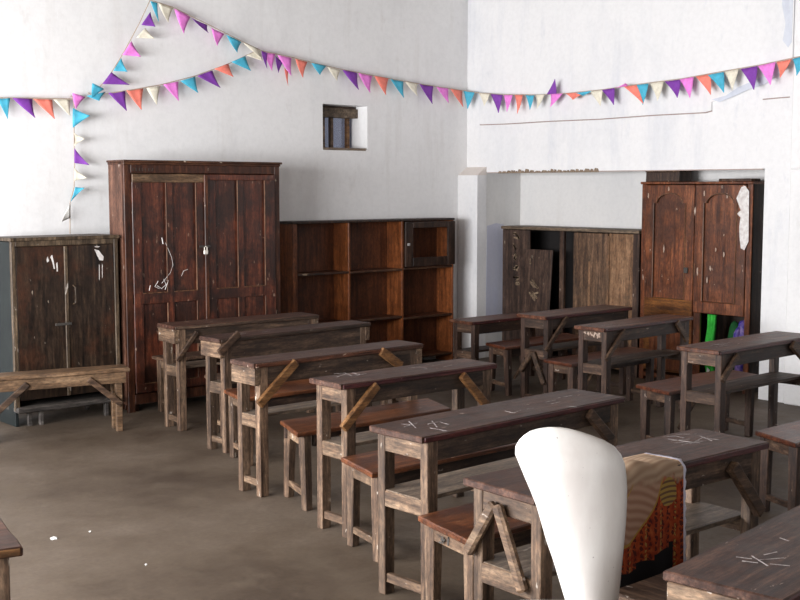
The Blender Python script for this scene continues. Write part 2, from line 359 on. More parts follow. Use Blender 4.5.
# damp stains on the right wall
def blob(pts, X, mat, name, d=.0015):
    return struct(slab([(X, y, z) for y, z in pts], d), name, mat)
blob([(5.80, 2.49), (5.66, 2.515), (5.55, 2.575), (5.42, 2.615), (5.30, 2.655), (5.10, 2.76), (5.10, 2.70), (5.3, 2.585), (5.45, 2.55), (5.6, 2.50), (5.72, 2.465)], RX-.016, 'stain', 'trim_8')
blob([(5.16, 3.4), (5.07, 3.4), (5.07, 2.9), (5.10, 2.86), (5.15, 2.92), (5.13, 3.05), (5.165, 3.2)], RX-.016, 'stain', 'trim_9')
# pier along the right edge of the picture
struct(MB().box((RX-.05, 3.6, 0), (RX, 5.03, 1.9), .01).box((RX-.03, 3.6, 1.9), (RX, 5.045, CZ), .01), 'trim_10', 'wall')
# ragged broken plaster along the alcove's top edge
mb = MB(); y = 8.30
while y > 7.05:
    w = random.uniform(.03, .10); h = random.uniform(.008, .03)
    mb.prism([(y, AZ-.012), (y-w, AZ-.012), (y-w*.8, AZ+h*.8), (y-w*.3, AZ+h)], 0, .006, 0, Matrix(((0, 0, -1, RX-.0005), (1, 0, 0, 0), (0, 1, 0, 0), (0, 0, 0, 1)))); y -= w*.9
struct(mb, 'trim_11', 'rubble')
struct(MB().box((RX-.002, 5.30, AZ-.008), (RX+.004, 8.45, AZ), 0), 'trim_12', 'crack')
# the small barred window
w1 = bpy.data.objects.new('window_1', None); COL.objects.link(w1); w1.location = (6.95, BY+.2, WZ0); w1['kind'] = 'structure'
def loc(o, root):   # parts below are modelled in room coordinates
    o.location = -root.location; return o
m, nt, b = nodes('dirty_blue_grey_glass'); M['pane'] = m
tr_ = nt.nodes.new('ShaderNodeBsdfTransparent'); tr_.inputs[0].default_value = (.60, .62, .70, 1); df_ = nt.nodes.new('ShaderNodeBsdfDiffuse'); df_.inputs[0].default_value = (.42, .42, .48, 1)
mx_ = nt.nodes.new('ShaderNodeMixShader'); mx_.inputs[0].default_value = .3; nt.links.new(tr_.outputs[0], mx_.inputs[1]); nt.links.new(df_.outputs[0], mx_.inputs[2])
nt.links.new(mx_.outputs[0], nt.nodes['Material Output'].inputs[0])
loc(MB().box((WX0, BY+.25, WZ0), (WX1, BY+.26, WZ1), 0).build('pane', 'pane', w1), w1)
loc(MB().box((WX0, BY+.14, WZ1-.11), (WX1, BY+.245, WZ1-.022), .004, .002).build('lintel_beam', 'planktop', w1), w1)
loc(MB().box((WX0, BY+.17, WZ1-.022), (WX1, BY+.245, WZ1-.001), .002).build('head_board', 'apron', w1), w1)
for x in (6.87, 6.97, 7.17): loc(MB().box((x, BY+.20, WZ0+.012), (x+.035, BY+.24, WZ1-.11), .004).build('window_bar', 'bench_tan' if x < 7.1 else 'brace', w1), w1)
loc(MB().box((WX0, BY-.004, WZ0-.012), (WX1-.02, BY+.25, WZ0+.012), .003).build('sill', 'shelf', w1), w1)

# ------------------------------------------------------------------ desks
def strokes(mb, segs, z):
    for a in segs:
        for p, q in zip(a, a[1:]):
            p, q = Vector((p[0], p[1], 0)), Vector((q[0], q[1], 0)); d = (q-p)
            if d.length < 1e-4: continue
            d.normalize(); n = Vector((-d.y, d.x, 0))*.0021
            mb.prism([((p-n).x, (p-n).y), ((q-n).x, (q-n).y), ((q+n).x, (q+n).y), ((p+n).x, (p+n).y)], z, z+.0007)
def desk(label, A, rot, L, W, H, tone=0, braces=(), endv=None, chalk=(), apron_h=.085, thick_end=False, shelf_z=.465, edge='edge', group='wooden desks'):
    """A = far-left corner of the top; local x along the length, -y towards the viewer"""
    r = R(rot); ex = Vector((math.cos(r), math.sin(r), 0)); ey = Vector((-math.sin(r), math.cos(r), 0))
    c = Vector((A[0], A[1], 0)) + ex*L/2 - ey*W/2
    root = thing('school_desk', label, 'desk', c, r, group)
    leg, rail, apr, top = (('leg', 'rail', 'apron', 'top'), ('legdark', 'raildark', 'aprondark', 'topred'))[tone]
    hx, hy = L/2, W/2; th = .028
    tp = MB().plank([(-hx, -hy), (hx, -hy), (hx, hy), (-hx, hy)], H-th, H, 12, .0025, .004).build('tabletop', top, root)
    MB().box((-hx+.012, -hy-.003, H-th+.003), (hx-.012, -hy+.004, H-.004), .002, .0008).build('top_edge_strip', edge, tp)
    lx, ly = .062, .046; ox, oy = .04, .012
    for sx in (-1, 1):
        for sy in (-1, 1):
            x, y = sx*(hx-ox-lx/2), sy*(hy-oy-ly/2)
            j = random.uniform(-.004, .004)
            MB().taper((x+j, y, 0), (x, y, H-th), (lx*.92, ly*.95), (lx, ly)).build('leg', leg, root)
    # aprons between the legs and flush end rails
    for sy, nm in ((-1, apr), (1, apr)):
        y = sy*(hy-oy-.013)
        MB().box((-hx+ox+.012, y-.011, H-th-apron_h), (hx-ox-.012, y+.011, H-th), .003, .001).build('apron', nm, root)
    for sx in (-1, 1):
        def span(p, q): return (p, q) if sx < 0 else (-q, -p)
        if thick_end:
            a, b_ = span(-hx+.006, -hx+ox+.012)
            MB().box((a, -hy+oy-.002, H-th-.10), (b_, hy-oy+.002, H-th), .004, .0015).build('end_rail', rail, root)
        else:
            a, b_ = span(-hx+ox+.004, -hx+ox+.03)
            MB().box((a, -hy+oy+ly-.004, H-th-.08), (b_, hy-oy-ly+.004, H-th), .003, .001).build('end_rail', rail, root)
        a, b_ = span(-hx+ox+.003, -hx+ox+.03)
        MB().box((a, -hy+oy+ly-.006, shelf_z-.075), (b_, hy-oy-ly+.006, shelf_z-.002), .004, .0015).build('shelf_rail', rail, root)
        a, b_ = span(-hx+ox+.012, -hx+ox+.038)
        MB().box((a, -hy+oy+.025, .055), (b_, hy-oy-.025, .095), .003).build('foot_rail', rail, root)
    MB().plank([(-hx+ox+.005, -hy+oy+.05), (hx-ox-.005, -hy+oy+.05), (hx-ox-.005, hy-oy-.012), (-hx+ox+.005, hy-oy-.012)], shelf_z-.018, shelf_z, 6, .001, .002).build('shelf', 'shelf' if tone == 0 else 'apron', root)
    for (p, q, w, h, mt) in braces:      # x measured from the left end, z from the floor, on the near face
        yb = -hy+oy-h/2-.002
        if p[0] > 5:                     # given as picture points: meet the plane of the near face
            pq = []
            for u, v in (p, q):
                d = at(u, v, Z=0)-Vector((0, 0, HC)); k = (c+ey*yb).dot(ey)/d.dot(ey); w3 = Vector((0, 0, HC))+d*k
                pq.append(((w3-c).dot(ex)+hx, w3.z))
            p, q = pq
        MB().bar((-hx+p[0], yb, p[1]), (-hx+q[0], yb, q[1]), w, h, .004, (0, -1, 0)).build('brace', mt, root)
    if endv:
        for (p, q) in endv:              # y measured from the far side, z from the floor, on the left end
            xb = -hx+ox-.018
            MB().bar((xb, hy-p[0], p[1]), (xb, hy-q[0], q[1]), .042, .032, .009, (1, 0, 0)).build('brace', 'rail' if tone == 0 else 'bracedark', root, label='round worn brace on the desk end')
    if chalk:
        inv = Matrix.Rotation(-r, 3, 'Z')
        for line in chalk:
            mb = MB(); strokes(mb, [[(inv @ (at(u, v, Z=H) - Vector((c.x, c.y, 0)))).to_2d() for u, v in line]], H+.0002)
            mb.build('chalk_mark', 'chalk', tp, label='white chalk mark')
    return root
LB = lambda x0, z0, x1, z1, w=.045, h=.024, m='bracedark': ((x0, z0), (x1, z1), w, h, m)

desk('long desk with a scraped top, farthest back in the left row before the tall cupboard', (4.277, 7.568), -3.2, 1.255, .268, .767, 0, [LB(177, 361, 197, 332, .032, .022)], apron_h=.11, thick_end=True, edge='apron')
desk('desk with a splintered end block, second from the back in the left row', (4.107, 6.712), 3.7, 1.362, .235, .767, 0, [LB(219, 353, 239, 333, .045)], apron_h=.16, thick_end=True, edge='apron',
     chalk=[[(238, 334.5), (246, 333.2)], [(262, 332), (270, 331)]])
desk('worn desk with a thick orange-brown brace, third from the back in the left row', (3.663, 5.66), .4, 1.291, .25, .772, 0, [LB(259, 405, 296, 362, .05, .028, 'brace'), LB(381, 351, 401, 366, .055, .026, 'brace')], apron_h=.10, thick_end=True, edge='topred')
desk('chalk-marked desk with two slanting pale orange braces, middle of the left row', (3.552, 4.757), -.8, 1.088, .276, .785, 0, [LB(343, 429, 377, 385, .045, .03, 'brace'), LB(462, 375, 486, 405, .045, .03, 'brace')],
     chalk=[[(334, 374), (345, 373), (352, 376)], [(337, 377), (346, 374)], [(352, 373), (360, 374.5)], [(355, 376), (366, 373.5)], [(408, 368), (420, 367), (427, 368.5)], [(432, 366), (443, 364)], [(443, 367), (452, 365)]])
desk('long grey chalk-scribbled desk with open lower shelf, just behind the cloth-draped desk', (3.154, 3.799), 1.8, 1.374, .332, .74, 0, [LB(589, 413, 611, 440, .05, .03, 'bracedark')],
     chalk=[[(401, 424), (412, 425)], [(404, 427), (417, 423)], [(409, 421.5), (416, 428)], [(428, 424), (441, 421.5)], [(432, 421), (437, 427)], [(430, 428), (447, 431)], [(441, 422.5), (449, 424.5)],
            [(505, 411), (514, 413), (521, 410)], [(527, 409), (534, 408)], [(546, 402), (556, 400)], [(551, 404), (560, 402)], [(558, 398), (572, 395.5)], [(566, 406), (577, 407)]])
desk('desk with a patterned cloth over its front edge and round crossed braces on its end', (2.776, 2.839), -1.7, 1.322, .346, .757, 0, [LB(732, 466, 760, 512, .05, .034, 'bracedark')],
     endv=[((.135, .69), (.005, .49)), ((.15, .69), (.275, .42))],
     chalk=[[(664, 437), (676, 436), (684, 438)], [(671, 441), (690, 439)], [(682, 445), (700, 440)], [(690, 444), (704, 437)], [(700, 436), (712, 441)], [(704, 438), (719, 440)], [(676, 434.5), (690, 434)], [(668, 439), (700, 443)], [(674, 443), (706, 441)], [(680, 441), (698, 443)]])
desk('scratched dark desk with a rough end, nearest in the bottom right corner', (2.495, 1.801), 7, 1.35, .335, .75, 0, [], thick_end=True,
     chalk=[[(736, 557), (752, 559)], [(742, 561), (758, 563)], [(752, 556), (768, 566)], [(760, 560), (784, 558)], [(770, 564), (790, 566)], [(764, 555), (777, 552)], [(780, 538), (789, 541)]])
desk('low dark desk in front of the pale blue alcove end, farthest of the right row', (7.045, 7.38), 0, 1.10, .285, .605, 1, [], shelf_z=.34)
desk('brown desk with crossed end braces, second from the back of the right row', (6.876, 6.425), 1.0, 1.121, .31, .744, 1, [LB(546, 351, 567, 317, .036, .024, 'bracedark')], endv=[((.16, .45), (.03, .28)), ((.16, .45), (.28, .20))])
desk('brown desk with white-flecked end rail and thin slanting brace in the right row', (6.622, 5.609), 2.3, 1.159, .279, .741, 1, [LB(606, 360, 625, 330, .036, .024, 'bracedark'), LB(677, 322, 687, 340, .05, .024, 'bracedark')],
     chalk=[[(606, 327), (620, 325)], [(600, 326), (612, 324)]])
desk('dark desk nearest in the right row, before the open cupboard', (6.214, 4.416), .8, 1.20, .319, .746, 1, [LB(722, 381, 738, 355, .04, .024, 'bracedark'), LB(792, 344, 808, 362, .06, .03, 'bracedark')],
     chalk=[[(712, 344), (722, 345), (731, 342)], [(708, 346), (724, 343)], [(716, 347), (728, 345)]])
# desk cut by the lower left corner of the picture
desk('pale worn desk end at the lower left corner', (.064, 3.72), -11.6, 1.36, .345, .75, 0, [], shelf_z=.60, edge='brace')

def end_marks(root, name, matn, x, y0, y1, z0, z1, n, seed, label, w=.009):
    """short brush marks on an end rail that faces -x"""
    rn = random.Random(seed)
    for i in range(n):
        a = (y0+(y1-y0)*(i+.5)/n, rn.uniform(z0, z1)); b_ = (a[0]+rn.uniform(-.012, .012), rn.uniform(z0, z1)); m_ = (b_[0]+rn.uniform(-.02, .02), rn.uniform(z0, z1))
        mb = MB(); mb.bar((x, a[0], a[1]), (x, b_[0], b_[1]+.006), w, .0012, 0, (1, 0, 0)); mb.bar((x, b_[0], b_[1]), (x, m_[0], m_[1]+.004), w, .0012, 0, (1, 0, 0))
        mb.build(name, matn, root, label=label)
dd = [o for o in COL.objects if o.name.startswith('school_desk')]
fl = [o for o in dd if 'white-flecked' in o['label']][0]
end_marks(fl, 'paint_fleck', 'fleck', -1.159/2+.04+.0035, .075, -.075, .741-.09, .741-.04, 7, 5, 'white paint fleck')
# ------------------------------------------------------------------ benches
def bench(label, A, L, W, H=.44, rot=-1, tone=0, slant=.06, splay=.02, braces=(), group='benches behind the desks', seat=None, apron=.07, foot=True):
    r = R(rot); ex = Vector((math.cos(r), math.sin(r), 0)); ey = Vector((-math.sin(r), math.cos(r), 0))
    c = Vector((A[0], A[1], 0)) + ex*L/2 - ey*W/2
    root = thing('school_bench', label, 'bench', c, r, group)
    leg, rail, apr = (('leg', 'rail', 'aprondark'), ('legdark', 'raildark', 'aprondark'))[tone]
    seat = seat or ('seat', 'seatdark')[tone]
    hx, hy = L/2, W/2; th = .026; s = slant/2
    MB().plank([(-hx-s, -hy), (hx-s, -hy), (hx+s, hy), (-hx+s, hy)], H-th, H, 10, .003, .005).build('seat', seat, root)
    lx, ly = .05, .048
    for sx in (-1, 1):
        for sy in (-1, 1):
            x, y = sx*(hx-.06)+sy*s*.7, sy*(hy-.05)
            MB().taper((x, y+sy*splay, 0), (x, y, H-th), (lx*.9, ly*.9), (lx, ly*1.15)).build('leg', leg, root)
        MB().bar((sx*(hx-.06)-s*.65, -hy+.05, H-th-.034), (sx*(hx-.06)+s*.65, hy-.05, H-th-.034), .03, .066, .003).build('end_rail', rail, root)
        if foot: MB().bar((sx*(hx-.06)-s*.65, -hy+.05, .085), (sx*(hx-.06)+s*.65, hy-.05, .085), .026, .034, .003).build('foot_rail', rail, root)
    for sy in (-1, 1):
        y = sy*(hy-.045)
        MB().box((-hx+.07, y-.012, H-th-apron), (hx-.07, y+.012, H-th), .003, .001).build('apron', apr, root)
    for (p, q, w, h, mt) in braces:
        MB().bar((-hx+p[0], -hy+.015, p[1]), (-hx+q[0], -hy+.015, q[1]), w, h, .004, (0, -1, 0)).build('brace', mt, root)
    return root
G = 'benches of the left row'
bench('narrow bench between the tall cupboard and the farthest desk of the left row', (4.54, 8.13), 1.15, .25, .44, 0, 0, 0, .0, group=G, seat='raildark')
bench('bench behind the desk with the splintered end block', (4.40, 7.16), 1.2, .25, .42, 3, 0, .03, .0, group=G, seat='raildark')
bench('orange-brown bench behind the desk with the single thick orange brace', (4.06, 6.42), 1.25, .36, .445, 0, 0, .09, .0, group=G)
bench('orange-brown bench with splayed legs behind the desk with two pale orange braces', (3.74, 5.37), 1.12, .355, .44, -1, 0, .12, .02, group=G, braces=[LB(.09, .26, .28, .40, .03, .02, 'brace')])
bench('glossy orange-brown bench behind the long grey chalk-scribbled desk', (3.45, 4.43), 1.2, .36, .44, 0, 0, .09, .005, group=G)
b6 = bench('glossy bench with black lettered end rail, behind the desk carrying the patterned cloth', (3.05, 3.42), 1.15, .375, .44, 0, 0, .08, .005, group=G)
end_marks(b6, 'painted_letter', 'iron', -1.15/2+.06-.0165, .06, -.02, .355, .40, 4, 9, 'black painted letter', .007)
bench('dark bench behind the nearest scratched desk, below the hanging patterned cloth', (2.98, 2.37), 1.15, .31, .43, 0, 1, .03, .0, group=G, seat='raildark')
G = 'benches of the right row'
bench('small red-brown bench behind the desk with crossed end braces', (7.13, 7.06), 1.05, .32, .42, 0, 1, .08, .02, group=G, braces=[LB(.08, .14, .28, .36, .024, .02)])
bench('red-brown bench behind the desk with the white-flecked end rail', (6.69, 5.98), 1.1, .31, .44, 1, 1, .03, .0, group=G, braces=[LB(.07, .12, .28, .38, .02, .02)])
bench('red-brown bench behind the nearest desk of the right row, before the cupboard', (6.27, 4.80), 1.06, .33, .44, 0, 1, .07, .0, group=G, braces=[LB(.09, .18, .3, .38, .03, .02)], apron=.05)
bench('dark red-brown bench at the right edge of the picture', (5.51, 3.44), 1.2, .32, .44, 0, 1, .12, .0, group=G, braces=[LB(.10, .12, .30, .36, .03, .022)])

# tan bench before the small dark cupboard
d = Vector((4.05-3.14, 7.56-7.77, 0)); rt = math.degrees(math.atan2(d.y, d.x)); r = R(rt)
ex = Vector((math.cos(r), math.sin(r), 0)); ey = Vector((-math.sin(r), math.cos(r), 0))
Lb, Wb, Hb = 1.02, .20, .462
c = Vector((4.055, 7.56, 0)) - ex*Lb/2 + ey*Wb/2
root = thing('school_bench', 'tan bench with slanting braces standing before the small dark cupboard', 'bench', c, r)
MB().plank([(-Lb/2, -Wb/2), (Lb/2, -Wb/2), (Lb/2, Wb/2), (-Lb/2, Wb/2)], Hb-.03, Hb, 12, .003, .005).build('seat', 'bench_tan', root)
for sy in (-1, 1): MB().box((-Lb/2+.02, sy*.075-.011, Hb-.11), (Lb/2-.03, sy*.075+.011, Hb-.03), .003, .001).build('apron', 'bench_tan', root)
for sx in (-1, 1):
    for sy in (-1, 1): MB().taper((sx*(Lb/2-.08), sy*.06, 0), (sx*(Lb/2-.08), sy*.055, Hb-.03), (.042, .04), (.05, .045)).build('leg', 'bench_tan' if sx > 0 else 'raildark', root)
    MB().bar((sx*(Lb/2-.07), -.095, .20), (sx*(Lb/2-.30), -.098, .40), .042, .022, .004, (0, -1, 0)).build('brace', 'bracedark', root)

# ------------------------------------------------------------------ tall cupboard
X0, X1, Y0, D, H = 4.36, 5.812, 8.17, .25, 1.962
t = thing('tall_cupboard', 'tall worn dark-red two-door cupboard with a small padlock', 'cupboard', ((X0+X1)/2, Y0+D/2, 0))
def lp(mb, name, mat, parent=None, label=None, root=None, smooth=False):
    o = mb.build(name, mat, parent, smooth, label)
    o.location = -root.location if parent == root else (0, 0, 0)
    return o
def part(mb, name, mat, label=None): return lp(mb, name, mat, t, label, t)
part(MB().box((X0, Y0+.02, .06), (X0+.03, Y0+D, H-.03)), 'side_panel', 'redside')
part(MB().box((X1-.03, Y0+.02, .06), (X1, Y0+D, H-.03)), 'side_panel', 'red')
part(MB().box((X0+.03, Y0+D-.02, .06), (X1-.03, Y0+D, H-.03), 0), 'back_panel', 'black')
part(MB().box((X0-.010, Y0-.018, H-.018), (X1+.02, Y0+D+.01, H), .004, .001).box((X0-.004, Y0-.008, H-.035), (X1+.008, Y0+D+.004, H-.018), .004), 'cornice', 'redx')
part(MB().box((X0, Y0, 0), (X0+.06, Y0+.03, H-.035), .003).box((X1-.05, Y0, 0), (X1, Y0+.03, H-.035), .003)
     .box((X0+.06, Y0, H-.10), (X1-.05, Y0+.03, H-.035), .003).box((X0+.06, Y0, .06), (X1-.05, Y0+.03, .14), .003), 'face_frame', 'redframe')
part(MB().box((X0+.05, Y0+.04, 0), (X0+.11, Y0+.1, .06)).box((X1-.11, Y0+.04, 0), (X1-.05, Y0+.1, .06)).box((X0+.05, Y0+D-.1, 0), (X0+.11, Y0+D-.04, .06)).box((X1-.11, Y0+D-.1, 0), (X1-.05, Y0+D-.04, .06)), 'foot_block', 'redframe')
XM = 5.085
def panel_door(x0, x1, z0, z1, cols, rows, topmat, mat, edge):
    d = part(MB().box((x0, Y0+.004, z0), (x1, Y0+.018, z1), .002), 'door', mat)
    fr = MB(); yf0, yf1 = Y0-.014, Y0+.004
    xs = sorted(set([x0, x1])); 
    fr.box((x0, yf0, z0), (cols[0][0], yf1, z1), .003); fr.box((cols[-1][1], yf0, z0), (x1, yf1, z1), .003)
    for a, b_ in zip(cols, cols[1:]): fr.box((a[1], yf0, z0), (b_[0], yf1, z1), .003)
    zz = sorted(rows)
    fr.box((x0, yf0-.0015, z0), (x1, yf1, zz[0][0]), .003)
    for a, b_ in zip(zz, zz[1:]): fr.box((x0, yf0-.0015, a[1]), (x1, yf1, b_[0]), .003)
    o = fr.build('door_frame', mat, d); o.location = (0, 0, 0)
    tr = MB().box((x0, yf0-.005, zz[-1][1]), (x1, yf1, z1), .004); tr.build('top_rail', topmat, d)
    mo = MB()
    for c0, c1 in cols:
        for r0, r1 in rows:
            for a in ((c0, r0, c1, r0), (c1, r0, c1, r1)):
                mo.bar((a[0], yf0+.001, a[1]), (a[2], yf0+.001, a[3]), .009, .009, .002, (0, 1, 0))
    mo.build('panel_moulding', edge, d)
    return d
M['mould'] = wood('rubbed_pale_moulding', (.11, .05, .028), (.21, .11, .065), (.32, .19, .12), 'z', .5, None, 0, var=.05)
dl = panel_door(4.42, XM-.003, .15, H-.105, [(4.50, 4.715), (4.775, 4.985)], [(.93, 1.79), (.22, .845)], 'bench_tan', 'red', 'mould')
dr = panel_door(XM+.003, 5.755, .15, H-.105, [(5.17, 5.38), (5.44, 5.65)], [(.93, 1.81), (.22, .845)], 'red', 'red', 'mould')
MB().box((XM-.03, Y0-.032, .15), (XM+.006, Y0-.014, H-.11), .004).build('meeting_strip', 'redframe', dl)
mb = MB().box((5.035, Y0-.045, 1.215), (5.075, Y0-.03, 1.25), .005); mb.tube([(5.043, Y0-.037, 1.25), (5.043, Y0-.037, 1.272), (5.055, Y0-.037, 1.28), (5.067, Y0-.037, 1.272), (5.067, Y0-.037, 1.25)], .004)
part(mb, 'padlock', 'brass', 'small pale padlock')
part(MB().box((5.00, Y0-.036, 1.272), (5.10, Y0-.030, 1.288), .001), 'hasp', 'iron')
mb = MB()
rnd = random.Random(3)
def scratch(pts, w=.004): 
    mb.tube([(x, Y0-.0155, z) for x, z in pts], w, 4)
scratch([(4.70, 1.32), (4.72, 1.28), (4.755, 1.20), (4.765, 1.14), (4.74, 1.08), (4.70, 1.04), (4.66, 1.0)], .0015)
scratch([(4.62, .985), (4.66, .96), (4.70, .99), (4.68, 1.03), (4.72, 1.02), (4.69, .95)], .003)
scratch([(4.64, .96), (4.60, .98), (4.63, 1.02)], .0025); scratch([(4.90, 1.10), (4.86, 1.09), (4.84, 1.05)], .002)
scratch([(4.56, .99), (4.55, .95)], .003); scratch([(4.67, 1.36), (4.68, 1.31)], .004)
part(mb, 'paint_scratch', 'white_mark', 'pale paint scratches')
rn = random.Random(4)
for i in range(7):
    x = 4.44+i*.027; zz = H-.072
    part(MB().bar((x, Y0-.0008, zz-.012), (x+rn.uniform(-.004, .012), Y0-.0008, zz+.012), .006, .0012, 0, (0, 1, 0)), 'painted_mark', 'iron', 'black painted mark')

# ------------------------------------------------------------------ small dark cupboard
X0, X1, Y0, D, H = 3.474, 4.325, 8.22, .36, 1.388
t = thing('small_cupboard', 'small nearly black two-door cupboard at the left edge by the tall one', 'cupboard', ((X0+X1)/2, Y0+D/2, 0))
part(MB().box((X0+.004, Y0+.02, .0), (X0+.03, Y0+D, H-.03)), 'side_panel', 'darkteal', 'dark green painted side')
part(MB().box((X1-.03, Y0+.02, .14), (X1, Y0+D, H-.03)), 'side_panel', 'dk')
part(MB().box((X0+.03, Y0+D-.02, .14), (X1-.03, Y0+D, H-.03), 0), 'back_panel', 'black')
part(MB().box((X0-.01, Y0-.012, H-.025), (X1+.01, Y0+D, H), .004, .001), 'top_board', 'dkframe')
part(MB().box((X0, Y0, .12), (X0+.035, Y0+.03, H-.025), .004).box((X1-.035, Y0, .12), (X1, Y0+.03, H-.025), .004).box((X0+.035, Y0+.001, H-.065), (X1-.035, Y0+.03, H-.025), .003), 'face_frame', 'dkframe')
XM = 3.895
for a, b_ in ((X0+.038, XM-.003), (XM+.003, X1-.038)): d_ = part(MB().box((a, Y0+.005, .19), (b_, Y0+.025, H-.068), .003), 'door', 'dk')
part(MB().box((XM-.016, Y0-.008, .19), (XM+.012, Y0+.005, H-.07), .004), 'meeting_strip', 'dkframe')
mb = MB(); mb.tube([(XM+.055, Y0+.006, 1.02), (XM+.055, Y0-.03, 1.01), (XM+.055, Y0-.034, .95), (XM+.055, Y0-.03, .89), (XM+.055, Y0+.006, .88)], .006)
part(mb, 'handle', 'dkframe')
part(MB().box((XM-.10, Y0-.012, .725), (XM+.03, Y0-.004, .745), .002), 'bolt', 'iron')
def splat(pts, th=.0012):
    part(slab([(x, Y0+.0045, z) for x, z in pts], th), 'paint_splash', 'white_mark', 'white paint splash')
splat([(4.13, 1.285), (4.165, 1.275), (4.205, 1.225), (4.20, 1.195), (4.17, 1.20), (4.15, 1.24)])
splat([(4.13, 1.307), (4.175, 1.305), (4.165, 1.298), (4.14, 1.30)])
splat([(3.775, 1.24), (3.79, 1.255), (3.80, 1.21), (3.81, 1.15), (3.80, 1.15), (3.79, 1.20)])
splat([(3.745, 1.22), (3.755, 1.245), (3.765, 1.21), (3.75, 1.20)])
splat([(3.82, 1.19), (3.83, 1.20), (3.832, 1.13), (3.823, 1.13)])
for x in (4.165, 4.19): splat([(x, 1.17), (x+.004, 1.16), (x+.002, 1.03+x % .05), (x-.002, 1.06)])
part(MB().plank([(X0+.0, Y0-.06), (X1-.03, Y0-.06), (X1-.03, Y0+D-.02), (X0+.0, Y0+D-.02)], .105, .145, 8, .004, .008), 'base_board', 'greybench')
for x, y in ((X0+.09, Y0-.01), (X0+.17, Y0-.03), (X1-.15, Y0-.02), (X0+.09, Y0+D-.06), (X1-.15, Y0+D-.06)): part(MB().box((x, y, 0), (x+.03, y+.03, .106), .003), 'leg', 'greybench')

# ------------------------------------------------------------------ bookcase
X0, X1, Y0, D, H, Z0 = 6.185, 8.175, 8.5, .24, 1.448, .05
t = thing('bookcase', 'empty orange-brown nine-compartment bookcase standing by the room corner', 'bookcase', ((X0+X1)/2, Y0+D/2, 0))
part(MB().box((X0, Y0, 0), (X0+.05, Y0+D, H-.02), .004), 'side_panel', 'case')
part(MB().box((X1-.02, Y0, 0), (X1, Y0+D, H-.02), .003), 'side_panel', 'case')
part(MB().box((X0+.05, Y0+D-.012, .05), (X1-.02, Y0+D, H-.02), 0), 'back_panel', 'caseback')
part(MB().box((X0-.01, Y0-.008, H-.022), (X1+.006, Y0+D, H), .004, .001), 'top_board', 'casedoor')
cx = [X0+.05, 6.835, 7.495, X1-.02]
for x in cx[1:3]: part(MB().box((x-.012, Y0+.004, .05), (x+.012, Y0+D-.012, H-.022), .003, .001), 'divider', 'case')
for z in (.09, .512, .975):
    for a, b_ in zip(cx, cx[1:]):
        l, r2 = (a if a == cx[0] else a+.012), (b_ if b_ == cx[3] else b_-.012)
        dz = random.uniform(-.006, .006) - (.016 if (a == cx[2] and z > .5 and z < .6) else 0)
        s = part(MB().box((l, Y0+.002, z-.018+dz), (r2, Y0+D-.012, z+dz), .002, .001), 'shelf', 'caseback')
        o = MB().box((l, Y0-.002, z-.02+dz), (r2, Y0+.008, z+.001+dz), .003, .001).build('shelf_edge', 'caseedge', s)
a, b_ = cx[2]+.014, X1-.003
d_ = part(MB().box((a, Y0-.024, .985), (a+.10, Y0-.003, H-.03), .003).box((b_-.10, Y0-.024, .985), (b_, Y0-.003, H-.03), .003)
     .box((a+.10, Y0-.024, .985), (b_-.10, Y0-.003, 1.07), .003).box((a+.10, Y0-.024, 1.36), (b_-.10, Y0-.003, H-.03), .003), 'door', 'casedoor', 'dark glassless door frame')
MB().box((a+.02, Y0-.036, 1.19), (a+.05, Y0-.024, 1.215), .003).build('latch', 'metal', d_)

# ------------------------------------------------------------------ plank cabinet in the alcove
# X is depth here: front face at XF, y runs from YA (far, left in the picture) to YB (near, right)
XF, XB, YA, YB, H = 8.73, 9.06, 8.355, 6.625, 1.36
t = thing('plank_cabinet', 'low plank-fronted cabinet standing in the alcove left of the varnished cupboard', 'cabinet', ((XF+XB)/2, (YA+YB)/2, 0))
part(MB().plank([(XF-.02, YB-.01), (XB, YB-.01), (XB, YA+.01), (XF-.02, YA+.01)], H-.03, H, 8, .003, .004), 'top_board', 'planktop')
part(MB().box((XF, YA-.03, 0), (XB, YA, H-.03)), 'side_panel', 'ply'); part(MB().box((XF, YB, 0), (XB, YB+.025, H-.03)), 'side_panel', 'black')
part(MB().box((XB-.012, YB+.025, .05), (XB, YA-.03, H-.03), 0), 'back_panel', 'black')
part(MB().box((XF+.01, YB+.025, .06), (XB-.012, YA-.03, .09)), 'bottom_board', 'ply')
dj = part(MB().box((XF-.004, 7.98, .08), (XF+.018, YA-.032, H-.035), .003), 'door', 'ply', 'dark door panel with faded lettering')
part(MB().box((XF-.006, 7.53, .0), (XF+.03, 7.585, H-.03), .004), 'post', 'legdark')
for i, (a, b_, mt) in enumerate(((7.41, 7.205, 'plank1'), (7.20, 6.985, 'plank1'), (6.98, 6.70, 'plank2'))):
    j = random.uniform(-.006, .006)
    part(MB().box((XF-.008+j, b_, .05), (XF+.014+j, a, H-.034-random.uniform(0, .008)), .004, .001), 'front_plank', mt)
part(MB().box((XF-.014, 7.19, .1), (XF-.006, 7.215, 1.05), .002).box((XF-.014, 6.965, .1), (XF-.006, 7.0, 1.3), .002), 'split_batten', 'plank2')
part(MB().box((XF-.008, YB, .0), (XF+.014, 6.695, H-.034), .003), 'corner_post', 'legdark')
